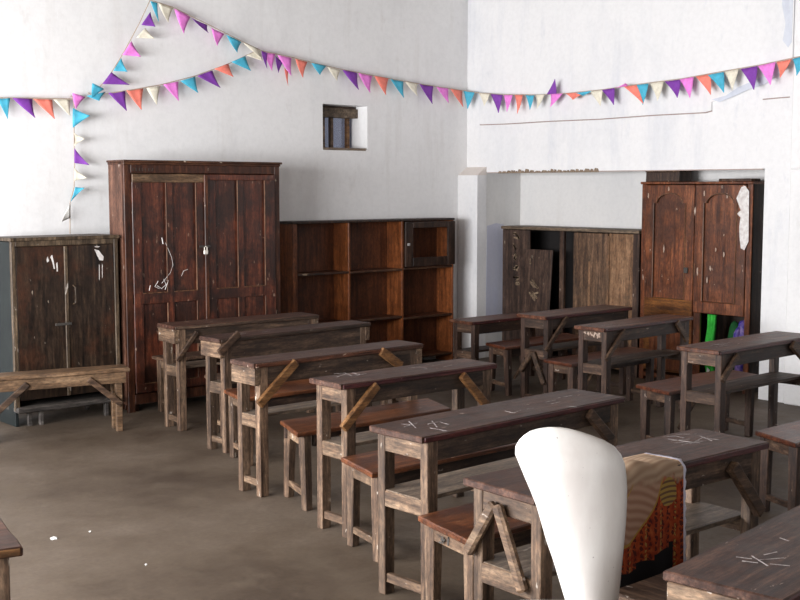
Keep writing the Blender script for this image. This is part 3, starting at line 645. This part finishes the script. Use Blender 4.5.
# loose board leaning in front of the opening
lb = MB()
mt_ = Matrix.Translation((XF-.09, 0, 0)) @ Matrix.Rotation(R(4.2), 4, 'Y')
lb.box((-.009, 7.665, 0.0), (.009, 8.02, 1.14), .003, .001, mt_)
lo = tag(lb.build('loose_board', 'ply'), 'loose dark board with faded yellow marks leaning on the plank cabinet', 'board')
def glyphs(parent, X, y0, z0, n, sy, sz, down, rot=None):
    """faded, unreadable characters painted on a board: short brush strokes"""
    rn = random.Random(n*7+int(sz*1000))
    for i in range(n):
        zc = z0 - i*down; mb = MB()
        for k in range(6):
            a = b_ if k else (rn.uniform(-.5, .5)*sy, rn.uniform(-.5, .5)*sz); b_ = (rn.uniform(-.5, .5)*sy, rn.uniform(-.5, .5)*sz)
            mb.bar((X, y0+a[0], zc+a[1]), (X, y0+b_[0], zc+b_[1]), .002, .018, 0, (0, .6, .8))
        if rot is not None: bmesh.ops.transform(mb.bm, matrix=rot, verts=mb.bm.verts)
        mb.build('faded_lettering', 'stencil', parent)
glyphs(dj, XF-.005, 8.155, 1.27, 5, .10, .08, .115)
glyphs(lo, -.0095, 7.86, .80, 2, .16, .10, .13, mt_)
glyphs(lo, -.0095, 7.95, 1.02, 1, .02, .08, .13, mt_)

# ------------------------------------------------------------------ varnished cupboard in the alcove
XF, XB, YA, YB, H = 8.72, 9.08, 6.60, 5.462, 1.802
YM = 6.025
t = thing('varnished_cupboard', 'reddish-brown cupboard with arched door panels and an open lower bay in the alcove', 'cupboard', ((XF+XB)/2, (YA+YB)/2, 0))
part(MB().box((XF, YA-.025, 0), (XB, YA, H-.02)), 'side_panel', 'rc'); part(MB().box((XF, YB, 0), (XB, YB+.025, H-.02)), 'side_panel', 'casedoor')
part(MB().box((XB-.012, YB+.025, .03), (XB, YA-.025, H-.02), 0), 'back_panel', 'casedoor')
part(MB().box((XF-.018, YB-.008, H-.022), (XB, YA+.012, H), .005), 'cornice', 'rc')
part(MB().box((XF+.02, YB+.025, .66), (XB-.012, YA-.025, .68)), 'shelf', 'casedoor'); part(MB().box((XF+.002, YB+.025, .03), (XB-.012, YA-.025, .07)), 'bottom_board', 'rc')
for a, b_ in ((YA-.05, YA), (YB, YB+.05)): part(MB().box((XF-.004, a, 0), (XF+.02, b_, H-.022), .003), 'stile', 'rc')
def arch_door(y0, y1, z0, z1, pz0, pz1, rail):
    """y0 far side, y1 near side"""
    d = part(MB().box((XF+.002, y1, z0), (XF+.016, y0, z1), .002), 'door', 'rc')
    fr = MB(); xf = XF-.016; sw = .085
    fr.box((xf, y0-sw, z0), (XF+.003, y0, z1), .003); fr.box((xf, y1, z0), (XF+.003, y1+sw, z1), .003)
    a, b_ = y1+sw, y0-sw; rad = (b_-a)/2*.8; cy = (a+b_)/2; zs = pz1-rad*.62
    pts = [(a-.002, z1), (a-.002, zs), (a+(b_-a)*.1, zs)]
    for i in range(13):
        th = math.pi*(1-i/12); pts.append((cy+math.cos(th)*rad, zs+math.sin(th)*rad*.62))
    pts += [(b_-(b_-a)*.1, zs), (b_+.002, zs), (b_+.002, z1)]
    fr.prism(pts, 0, XF+.003-xf, 0, Matrix(((0, 0, 1, xf), (1, 0, 0, 0), (0, 1, 0, 0), (0, 0, 0, 1))))
    fr.build('door_frame', 'rc', d)
    mo = MB(); mo.tube([(xf-.001, p[0], p[1]) for p in pts[2:-2]], .006, 5)
    mo.tube([(xf, a+.004, zs), (xf, a+.004, pz0+.004), (xf, b_-.004, pz0+.004), (xf, b_-.004, zs)], .006, 5)
    mo.build('panel_moulding', 'mould', d)
    MB().box((xf-.001, y1+.002, z0), (XF+.003, y0-.002, pz0), .003).build('bottom_rail', rail, d)
    return d
d1 = arch_door(YA-.052, YM+.004, .10, H-.03, .76, 1.70, 'rcorange')
MB().box((XF-.022, YM+.06, .12), (XF-.012, YA-.12, .60), .004).build('lower_panel', 'rc', d1)
d2 = arch_door(YM-.004, YB+.052, .66, H-.03, .76, 1.70, 'rc')
part(MB().box((XF-.006, YM-.075, .07), (XF+.016, YM-.006, .66), .003), 'inner_stile', 'rc')
part(MB().box((XF-.034, YM+.05, 1.00), (XF-.016, YM+.09, 1.05), .004), 'lock', 'iron')
part(MB().box((XF-.022, YM-.02, .98), (XF-.016, YM-.008, 1.09), .001), 'keyhole_plate', 'mould')
def xface(pts, X, th=.0012):
    return slab([(X, y, z) for y, z in pts], th)
part(xface([(5.565, 1.755), (5.53, 1.765), (5.49, 1.72), (5.482, 1.30), (5.52, 1.225), (5.555, 1.24), (5.57, 1.34), (5.575, 1.42), (5.565, 1.50), (5.60, 1.53), (5.565, 1.56), (5.61, 1.66)], XF-.0175), 'white_door_patch', 'white_mark', 'irregular white patch')  # irregular white patch near the right door's outer edge
for y, z, h in ((6.34, 1.20, .045), (6.02, 1.55, .04), (5.98, 1.02, .045), (6.3, 1.74, .025), (6.52, 1.68, .025), (5.70, 1.68, .03), (5.88, .95, .03), (5.93, 1.70, .03), (5.80, 1.22, .02), (5.72, 1.18, .025)):
    rn = random.Random(int(y*100+z*1000))
    o_ = [(y+math.cos(a_)*.008*rn.uniform(.5, 1.2), z+math.sin(a_)*h*rn.uniform(.6, 1.1)) for a_ in [k*math.pi/4 for k in range(8)]]
    part(xface(o_, XF-.0172), 'paint_fleck', 'fleck', 'pale chipped fleck')
# things lying on top of that cupboard
bx = thing('wooden_box', 'small dark wooden box lying on the left top of the varnished cupboard', 'box', (8.83, 6.40, H))
MB().box((-.09, -.18, 0), (.09, .18, .085), .004, .002).build('body', 'ply', bx); MB().box((-.095, -.185, .085), (.095, .185, .097), .003, .001).build('lid', 'plank1', bx)
tag(MB().plank([(8.77, 5.50), (8.90, 5.50), (8.90, 5.84), (8.77, 5.84)], H, H+.025, 10, .006, .004).build('wood_offcut', 'legdark'), 'flat black offcut of wood lying on the right top of the varnished cupboard', 'wood')
# cloths and bags stuffed in the open bay
def drape(name, mat, label, y0, y1, z0, z1, x, amp=.012, n=4, cat='cloth'):
    rows = []
    for i in range(9):
        z = z1+(z0-z1)*i/8; sh = .03*math.sin(i*.5); q = 1-.035*i
        rows.append([(x+amp*math.sin(k/12*n*2*math.pi+i*.25)+.012*math.sin(i*.9), y0+(y1-y0)*q*k/12+sh*.6, z) for k in range(13)])
    return tag(MB().grid(rows, .004).build(name, mat, None, True), label, cat)
drape('green_cloth', 'green', 'bright green cloth hanging in the open bay of the varnished cupboard', 5.925, 5.83, .071, .645, 8.79, .02, 3)
drape('teal_cloth', 'teal', 'narrow teal cloth strip low behind the bright green cloth in the open bay', 5.82, 5.77, .071, .36, 8.85, .015, 2)
tag(MB().tube([(8.95, 5.74, .075), (8.95, 5.74, .25), (8.94, 5.73, .45), (8.94, 5.75, .60)], [.03, .075, .08, .03], 10).build('cloth_bundle', 'darkgreen', None, True, sub=1), 'dark green bundle inside the open cupboard bay beside the bright green cloth', 'bundle')
mb = MB(); mb.tube([(8.83, 5.62, .095), (8.83, 5.62, .25), (8.84, 5.60, .42), (8.84, 5.59, .56), (8.84, 5.60, .62)], [.03, .055, .05, .062, .03], 9); mb.tube([(8.80, 5.64, .40), (8.79, 5.63, .50), (8.80, 5.60, .57)], [.02, .04, .015], 7)
tag(mb.build('plastic_bag', 'violet', None, True, sub=1), 'violet and blue plastic bag upright in the open cupboard bay', 'bag')
tag(MB().tube([(8.76, 5.73, .075), (8.76, 5.725, .14), (8.765, 5.72, .22), (8.77, 5.715, .27)], [.022, .034, .036, .012], 8).build('pink_cloth', 'pink', None, True, sub=1), 'small pink cloth bundle low in the open cupboard bay', 'cloth')
tag(MB().prism([(5.99-.09, .075), (5.945-.04, .075), (5.925-.06, .16), (5.965-.07, .18)], 0, .004, 0, Matrix(((0, 0, 1, 8.755), (1, 0, 0, 0), (0, 1, 0, 0), (0, 0, 0, 1)))).build('paper_scrap', 'paper'), 'white paper corner standing low in the open cupboard bay', 'paper')

# ------------------------------------------------------------------ white chair
m, nt, b = nodes('white_moulded_shell'); M['shell'] = m
gv, ov, oi = coords(nt, (1, 1, .35))
col = ramp(nt, noise(nt, gv, 7, 5), [(.35, (.66, .62, .59)), (.62, (.79, .765, .735))])
sp = noise(nt, ov, 90, 2); col = mix(nt, ramp(nt, sp, [(.735, (0, 0, 0)), (.75, (.8,)*3)]), col, (.35, .3, .3))
nt.links.new(col, b.inputs['Base Color']); b.inputs['Roughness'].default_value = .42
O = Vector((2.63, 2.20, 0)); rt_ = _r.copy(); fw = Vector((math.sin(YAW), math.cos(YAW), 0))
def chair_pt(u, v, bulge):
    # point of the curved shell: its plane faces the camera's side, bulging towards it in the middle
    d = _f + _r*((u-400)/FPX) + _u*((300-v)/FPX); t_ = fw.dot(O-fw*bulge-Vector((0, 0, HC)))/fw.dot(d)
    return Vector((0, 0, HC)) + d*t_
prof = [(427.0, 547, 560), (428.5, 538, 569), (431, 530, 579), (435, 524, 591), (440, 519, 604), (446, 515.5, 614), (454, 515, 621), (464, 519, 625), (476, 524, 626.5), (490, 530, 627.3), (505, 536, 627), (522, 541, 626), (540, 546, 624.5), (560, 553, 622.5), (580, 559, 620.5), (600, 565, 618.5), (622, 571, 615), (645, 575, 612)]
rows = []
for v, a, b_ in prof:
    rows.append([chair_pt(a+(b_-a)*(.5-.5*math.cos(math.pi*k/14)), v, .075*math.sin(math.pi*k/14)**1.0*min(1, .1+(v-427)/40)) for k in range(15)])
ch = thing('white_chair', 'white chair with a tall rounded back tapering downward, before the cloth-draped desk', 'chair', (O.x+.10, O.y+.11, 0), -YAW)
def chl(o):
    inv = ch.matrix_basis.inverted() if False else (Matrix.Translation(ch.location) @ Matrix.Rotation(-YAW, 4, 'Z')).inverted()
    o.data.transform(inv); return o
chl(MB().grid(rows, .012).build('backrest', 'shell', ch, True))
sm = MB().box((-.15, -.17, .405), (.15, .135, .432), .008); sm.build('seat', 'shell', ch)
for sx in (-1, 1):
    for sy in (-1, 1): MB().taper((sx*.125, sy*.12-.015, 0), (sx*.115, sy*.11-.015, .41), (.03, .03), (.035, .035)).build('leg', 'shell', ch)

# ------------------------------------------------------------------ patterned cloth over the desk edge
m, nt, b = nodes('orange_red_block_print'); M['batik'] = m
tc = nt.nodes.new('ShaderNodeTexCoord'); sx_ = nt.nodes.new('ShaderNodeSeparateXYZ'); nt.links.new(tc.outputs['UV'], sx_.inputs[0])
U, V = sx_.outputs[0], sx_.outputs[1]     # U across 0..1, V down 0..1
def MATH(op, a, b_=None, c_=None):
    n = nt.nodes.new('ShaderNodeMath'); n.operation = op
    for i, v in enumerate((a, b_, c_)):
        if v is None: continue
        if isinstance(v, (int, float)): n.inputs[i].default_value = v
        else: nt.links.new(v, n.inputs[i])
    return n.outputs[0]
nz = noise(nt, tc.outputs['UV'], 14, 4)
# small printed bars over red
ubars = MATH('SINE', MATH('MULTIPLY_ADD', U, 70, MATH('MULTIPLY', nz, 9)))
vbars = MATH('SINE', MATH('MULTIPLY_ADD', V, 170, MATH('MULTIPLY', nz, 22)))
red = ramp(nt, nz, [(.3, (.17, .020, .010)), (.5, (.33, .050, .014)), (.7, (.46, .11, .03))])
c1 = mix(nt, MATH('MULTIPLY', MATH('GREATER_THAN', ubars, .35), MATH('GREATER_THAN', vbars, -.5)), red, (.085, .018, .012))
c1 = mix(nt, MATH('MULTIPLY', MATH('GREATER_THAN', MATH('SINE', MATH('MULTIPLY', U, 31)), .93), MATH('GREATER_THAN', vbars, 0)), c1, (.36, .19, .05))
# large paisley: tan fan of fine lines with an ochre rim
du, dv = MATH('SUBTRACT', U, .36), MATH('MULTIPLY', MATH('SUBTRACT', V, .50), 1.5)
ang = MATH('SUBTRACT', MATH('ADD', MATH('MULTIPLY', du, .75), MATH('MULTIPLY', dv, .65)), 0)
oth = MATH('SUBTRACT', MATH('MULTIPLY', dv, .75), MATH('MULTIPLY', du, .65))
rr = MATH('SQRT', MATH('ADD', MATH('MULTIPLY', MATH('MULTIPLY', ang, ang), 7.), MATH('MULTIPLY', MATH('MULTIPLY', oth, oth), 1.3)))
lines = MATH('SINE', MATH('MULTIPLY_ADD', oth, 75, MATH('MULTIPLY', ang, 30)))
tan = mix(nt, MATH('MULTIPLY_ADD', lines, .4, .5), (.30, .155, .10), (.46, .29, .20))
c2 = mix(nt, MATH('LESS_THAN', rr, .52), c1, (.38, .22, .05))
c2 = mix(nt, MATH('LESS_THAN', rr, .47), c2, tan)
# upper part, on the table top and the fold: beige with fine lines, ochre medallion on the right
top_ = mix(nt, MATH('MULTIPLY_ADD', MATH('SINE', MATH('MULTIPLY_ADD', V, 130, MATH('MULTIPLY', U, 18))), .4, .5), (.33, .215, .14), (.47, .34, .235))
c3 = mix(nt, ramp(nt, MATH('MULTIPLY_ADD', nz, .12, V), [(.42, (1, 1, 1)), (.47, (0, 0, 0))]), c2, top_)
du2, dv2 = MATH('SUBTRACT', U, .76), MATH('SUBTRACT', V, .47)
r2_ = MATH('SQRT', MATH('ADD', MATH('MULTIPLY', MATH('MULTIPLY', du2, du2), 1.6), MATH('MULTIPLY', MATH('MULTIPLY', dv2, dv2), 2.6)))
c4 = mix(nt, MATH('LESS_THAN', MATH('MULTIPLY_ADD', nz, .05, r2_), .17), c3, mix(nt, MATH('GREATER_THAN', MATH('SINE', MATH('MULTIPLY', V, 190)), .2), (.36, .235, .06), (.15, .08, .045)))
# black stepped blocks at the bottom
step = MATH('SNAP', MATH('SUBTRACT', 1., U), .22)
blk = MATH('MULTIPLY', MATH('GREATER_THAN', V, MATH('MULTIPLY_ADD', step, .16, .795)), MATH('LESS_THAN', U, .84))
c5 = mix(nt, blk, c4, (.012, .010, .012))
c5 = mix(nt, MATH('GREATER_THAN', U, .968), c5, (.62, .60, .70))
nt.links.new(c5, b.inputs['Base Color']); b.inputs['Roughness'].default_value = .8; b.inputs['Specular IOR Level'].default_value = .15
def cloth():
    p0 = Vector((2.776, 2.839, 0)); r = R(-1.7); ex = Vector((math.cos(r), math.sin(r), 0)); ey = Vector((-math.sin(r), math.cos(r), 0))
    W = .346; ztop = .757; nu, nv = 44, 40; bm = bmesh.new(); uvl = bm.loops.layers.uv.new('uv'); grid = []
    top_len, hang = .17, .40; tot = top_len+hang
    for j in range(nv+1):
        s = j/nv*tot; row = []
        for i in range(nu+1):
            q = i/nu; x = .36+.412*q
            if i == nu: x += .004*math.sin(j*1.9)
            lift = .006+.010*abs(math.sin(q*9+1))*min(1, s/.1)+.022*math.exp(-((q-.35)/.3)**2)*math.exp(-((s-top_len*.75)/.07)**2)
            if s < top_len-.02: y, z = -(W-top_len+s), ztop+lift
            else:
                rad = .022; arc = rad*math.pi/2; e = s-(top_len-.02)
                if e < arc: th = e/rad; y, z = -(W-.02+rad*math.sin(th)), ztop+lift-(rad-rad*math.cos(th))
                else: y, z = -(W+.006+.006*(1+math.sin(q*14))*(e-arc)/hang+.004), ztop+lift-rad-(e-arc)
            # slightly tilted bottom
            row.append((bm.verts.new(p0+ex*x+ey*y+Vector((0, 0, z))), q, j/nv))
        grid.append(row)
    for a, b_ in zip(grid, grid[1:]):
        for k in range(nu):
            qd = (a[k], a[k+1], b_[k+1], b_[k]); f = bm.faces.new([v[0] for v in qd]); f.smooth = True
            for l, v in zip(f.loops, qd): l[uvl].uv = (v[1], v[2])
    me = bpy.data.meshes.new('patterned_cloth'); bm.to_mesh(me); bm.free(); me.materials.append(M['batik'])
    o = bpy.data.objects.new('patterned_cloth', me); COL.objects.link(o)
    sd = o.modifiers.new('thickness', 'SOLIDIFY'); sd.thickness = .0025; sd.offset = 1
    return tag(o, 'orange and red printed cloth with white scalloped edge hanging over a desk front', 'cloth')
cloth()

# ------------------------------------------------------------------ bunting
YB_, XB_ = 8.68, 8.50
def wpt(u, v):
    p = at(u, v, Y=YB_)
    return p if p.x < XB_ else at(u, v, X=XB_)
def bunting(label, line, flags):
    root = thing('bunting', label, 'bunting', wpt(*line[len(line)//2]), 0, 'paper flag bunting')
    pts = []
    for (u0, v0), (u1, v1) in zip(line, line[1:]):
        k = max(1, int(math.hypot(u1-u0, v1-v0)/8))
        pts += [wpt(u0+(u1-u0)*i/k, v0+(v1-v0)*i/k) for i in range(k)]
    pts.append(wpt(*line[-1]))
    def pin(p):      # the string's end is nailed to the wall
        return Vector((p.x, BY-.003, p.z+.02)) if p.x < XB_-.02 else Vector((RX-.03, p.y-.05, p.z+.02))
    pts = [pin(pts[0])] + pts + ([pin(pts[-1])] if line[-1][1] < 150 else [])
    mb = MB(); mb.tube(pts, .004, 5); o = mb.build('string', 'string', root); o.data.transform(Matrix.Translation(-root.location))
    for i, (colr, a, b_, tip) in enumerate(flags):
        A_, B_, T_ = wpt(*a), wpt(*b_), wpt(*tip)
        out = Vector((0, -1, 0)) if A_.x < XB_-.02 else Vector((-1, 0, 0))
        rn = random.Random(i*13+len(label)); curl = rn.uniform(.015, .05); side = rn.uniform(-.012, .012)
        rows = []
        for j in range(7):
            s = j/6; l, r2 = A_.lerp(T_, s), B_.lerp(T_, s)
            if j == 6: l, r2 = T_+(A_-B_)*.02, T_+(B_-A_)*.02
            rows.append([l.lerp(r2, k/4) + out*(curl*s*s + side*math.sin(k/4*math.pi)*(1-s)+.005) for k in range(5)])
        mb = MB().grid(rows, .0012); o = mb.build('flag', 'f_'+colr, root, True, label=colr+' paper flag'); o.data.transform(Matrix.Translation(-root.location))
    return root
bunting('long garland of coloured paper flags rising left to right across the back wall', [(-30, 98), (20, 98), (72, 99), (90, 96), (125, 91), (160, 85), (195, 76), (228, 64), (258, 50)],
 [('coral', (-24, 98), (-6, 98), (-8, 118)), ('blue', (-3, 98), (10, 98), (6.5, 119)), ('purple', (12, 98), (32, 99), (32, 118)), ('coral', (33, 99), (52, 99.5), (53, 119)), ('cream', (53, 99.5), (70, 99.5), (68, 116)),
  ('pink', (72, 93), (85, 97), (73, 109)), ('blue', (86, 96), (105, 92), (97, 101)), ('blue', (92, 83), (104, 89), (90, 98)), ('purple', (108, 93), (125, 91), (124.5, 111)), ('coral', (126, 90.5), (143, 88.5), (139, 110)), ('cream', (146, 88), (160, 86), (155, 105)),
  ('pink', (163, 84.5), (178, 81.5), (177, 101)), ('blue', (180, 81), (195, 76.5), (196, 93)), ('purple', (197, 76), (212, 70.5), (218, 88)), ('coral', (214, 69), (228, 63.5), (231.5, 77)),
  ('blue', (231, 62), (245, 56), (249, 71)), ('cream', (246, 55.5), (260, 49.5), (260, 61))])
lineB = [(150, 0), (172, 7), (207, 24), (243, 42), (262, 51), (290, 57), (330, 67), (375, 76), (420, 84), (465, 91), (480, 93), (500, 94.5), (535, 95), (565, 93.5), (600, 90), (640, 84), (680, 79), (725, 71), (760, 65), (800, 56.5), (830, 50), (870, 39)]
bunting('longest garland of paper flags drooping around the room corner to the right edge', lineB,
 [('blue', (150, 1), (157, 3), (157, 22)), ('cream', (158, 3), (173, 8), (165, 23)), ('pink', (174, 9), (190, 17), (181, 34)), ('purple', (191, 18), (207, 25), (205, 33.5)), ('pink', (211, 28), (224, 34), (215, 46)),
  ('blue', (226, 35), (241, 42), (234, 53)), ('cream', (243, 43), (259, 50), (258, 58)), ('purple', (261, 51), (267, 53), (264, 69)), ('pink', (263, 52), (275, 54), (270, 71)), ('purple', (275, 56), (283, 62), (276, 73)), ('pink', (277, 55), (291, 58), (289, 76)), ('coral', (284, 68), (288, 72), (286, 86)),
  ('coral', (295, 59), (307, 62), (300, 78)), ('blue', (311, 63), (326, 66), (318, 75)), ('cream', (327, 67), (340, 70), (335, 81)), ('purple', (342, 70), (357, 73), (355.5, 90)), ('pink', (358, 73), (372, 76), (366.5, 93)),
  ('coral', (374, 76), (388, 78.5), (383.5, 95)), ('blue', (390, 79), (403, 81.5), (402, 98)), ('cream', (405, 82), (417, 84), (414, 96)), ('purple', (419, 84), (433, 86), (430, 104)), ('pink', (436, 87), (448, 88.5), (447, 103)),
  ('coral', (450, 89), (462, 91), (461.5, 107)), ('blue', (464, 91), (475, 92.5), (469, 109)), ('cream', (479, 93), (490, 94), (487, 106)), ('purple', (491, 94), (503, 95), (500, 113)), ('pink', (504, 95), (513, 95), (509, 112)),
  ('coral', (515, 95), (523, 95), (521, 114)), ('blue', (526, 95), (534.5, 95), (532, 110)), ('cream', (536, 95), (545, 94.5), (540, 109)), ('purple', (547, 94.5), (557, 94), (556.5, 79)), ('pink', (551, 94), (563, 93.5), (553, 107)),
  ('coral', (566, 93.5), (584, 92), (576, 100)), ('blue', (576, 93), (592, 91), (586, 96)), ('cream', (590, 91.5), (603, 90), (602, 106)), ('purple', (602, 90), (615, 88), (615.5, 105)), ('pink', (615, 88), (628, 86), (629, 83.5)),
  ('coral', (624, 86.5), (637, 85), (646, 104)), ('blue', (637, 85), (649, 83.5), (645, 105)), ('cream', (650, 83.5), (664, 81.5), (661, 101)), ('purple', (665, 81.5), (681, 79.5), (681, 98)), ('pink', (680, 79.5), (694, 77), (692, 98)),
  ('coral', (696, 76.5), (711, 74), (713, 95)), ('blue', (708, 75), (724, 72), (727, 93)), ('cream', (725, 72), (739, 69), (734, 90)), ('purple', (741, 69), (758, 66), (756.5, 90)), ('pink', (758, 66), (776, 62), (772, 85)),
  ('coral', (777, 62), (792, 59), (783, 78)), ('blue', (793, 59), (808, 55), (800, 76))])
bunting('short garland of paper flags slanting from the top edge down to the left junction', [(152, -4), (140, 22), (124, 52), (108, 78), (92, 95)],
 [('purple', (150, 12), (141, 25), (153, 27)), ('cream', (145, 28), (136, 38), (152, 39)), ('pink', (131, 41), (122, 55), (139, 57)), ('blue', (121, 58), (113, 71), (125, 72)), ('purple', (111, 72), (102, 84), (127, 85))])
bunting('string of paper flags hanging straight down the wall above the small cupboard', [(74, 98), (74, 130), (74.5, 165), (74, 187), (70, 203), (70, 220), (70, 234)],
 [('blue', (72.5, 108), (72.5, 128), (87, 116)), ('cream', (74, 133), (74, 146), (83, 139)), ('purple', (74, 148), (74, 163), (86, 165)), ('cream', (74, 168), (74, 181), (84, 178)), ('blue', (75, 187), (70, 202), (82, 188)), ('white', (69.5, 204), (70, 218), (59, 222))])

# ------------------------------------------------------------------ scraps on the floor
def scrap(u, v, s, label, mat='paper'):
    p = at(u, v, Z=0); rn = random.Random(int(u*10+v))
    pts = [(p.x+s*math.cos(a)*rn.uniform(.6, 1.1), p.y+s*math.sin(a)*rn.uniform(.6, 1.1)) for a in (0.2, 1.3, 2.6, 3.9, 5.2)]
    mb = MB().prism(pts, .0004, .003)
    for vv in mb.bm.verts:
        if vv.co.z > .001: vv.co.z += rn.uniform(0, s*.35)
    tag(mb.build('paper_scrap', mat), label, 'paper', 'paper scraps on the floor')
scrap(54, 539, .020, 'white paper scrap on the open floor, right of the lower left desk')
scrap(90, 532, .008, 'tiny pale scrap on the open floor near the larger white one')
scrap(146, 565, .007, 'tiny pale speck on the open floor, nearest to the bottom edge')
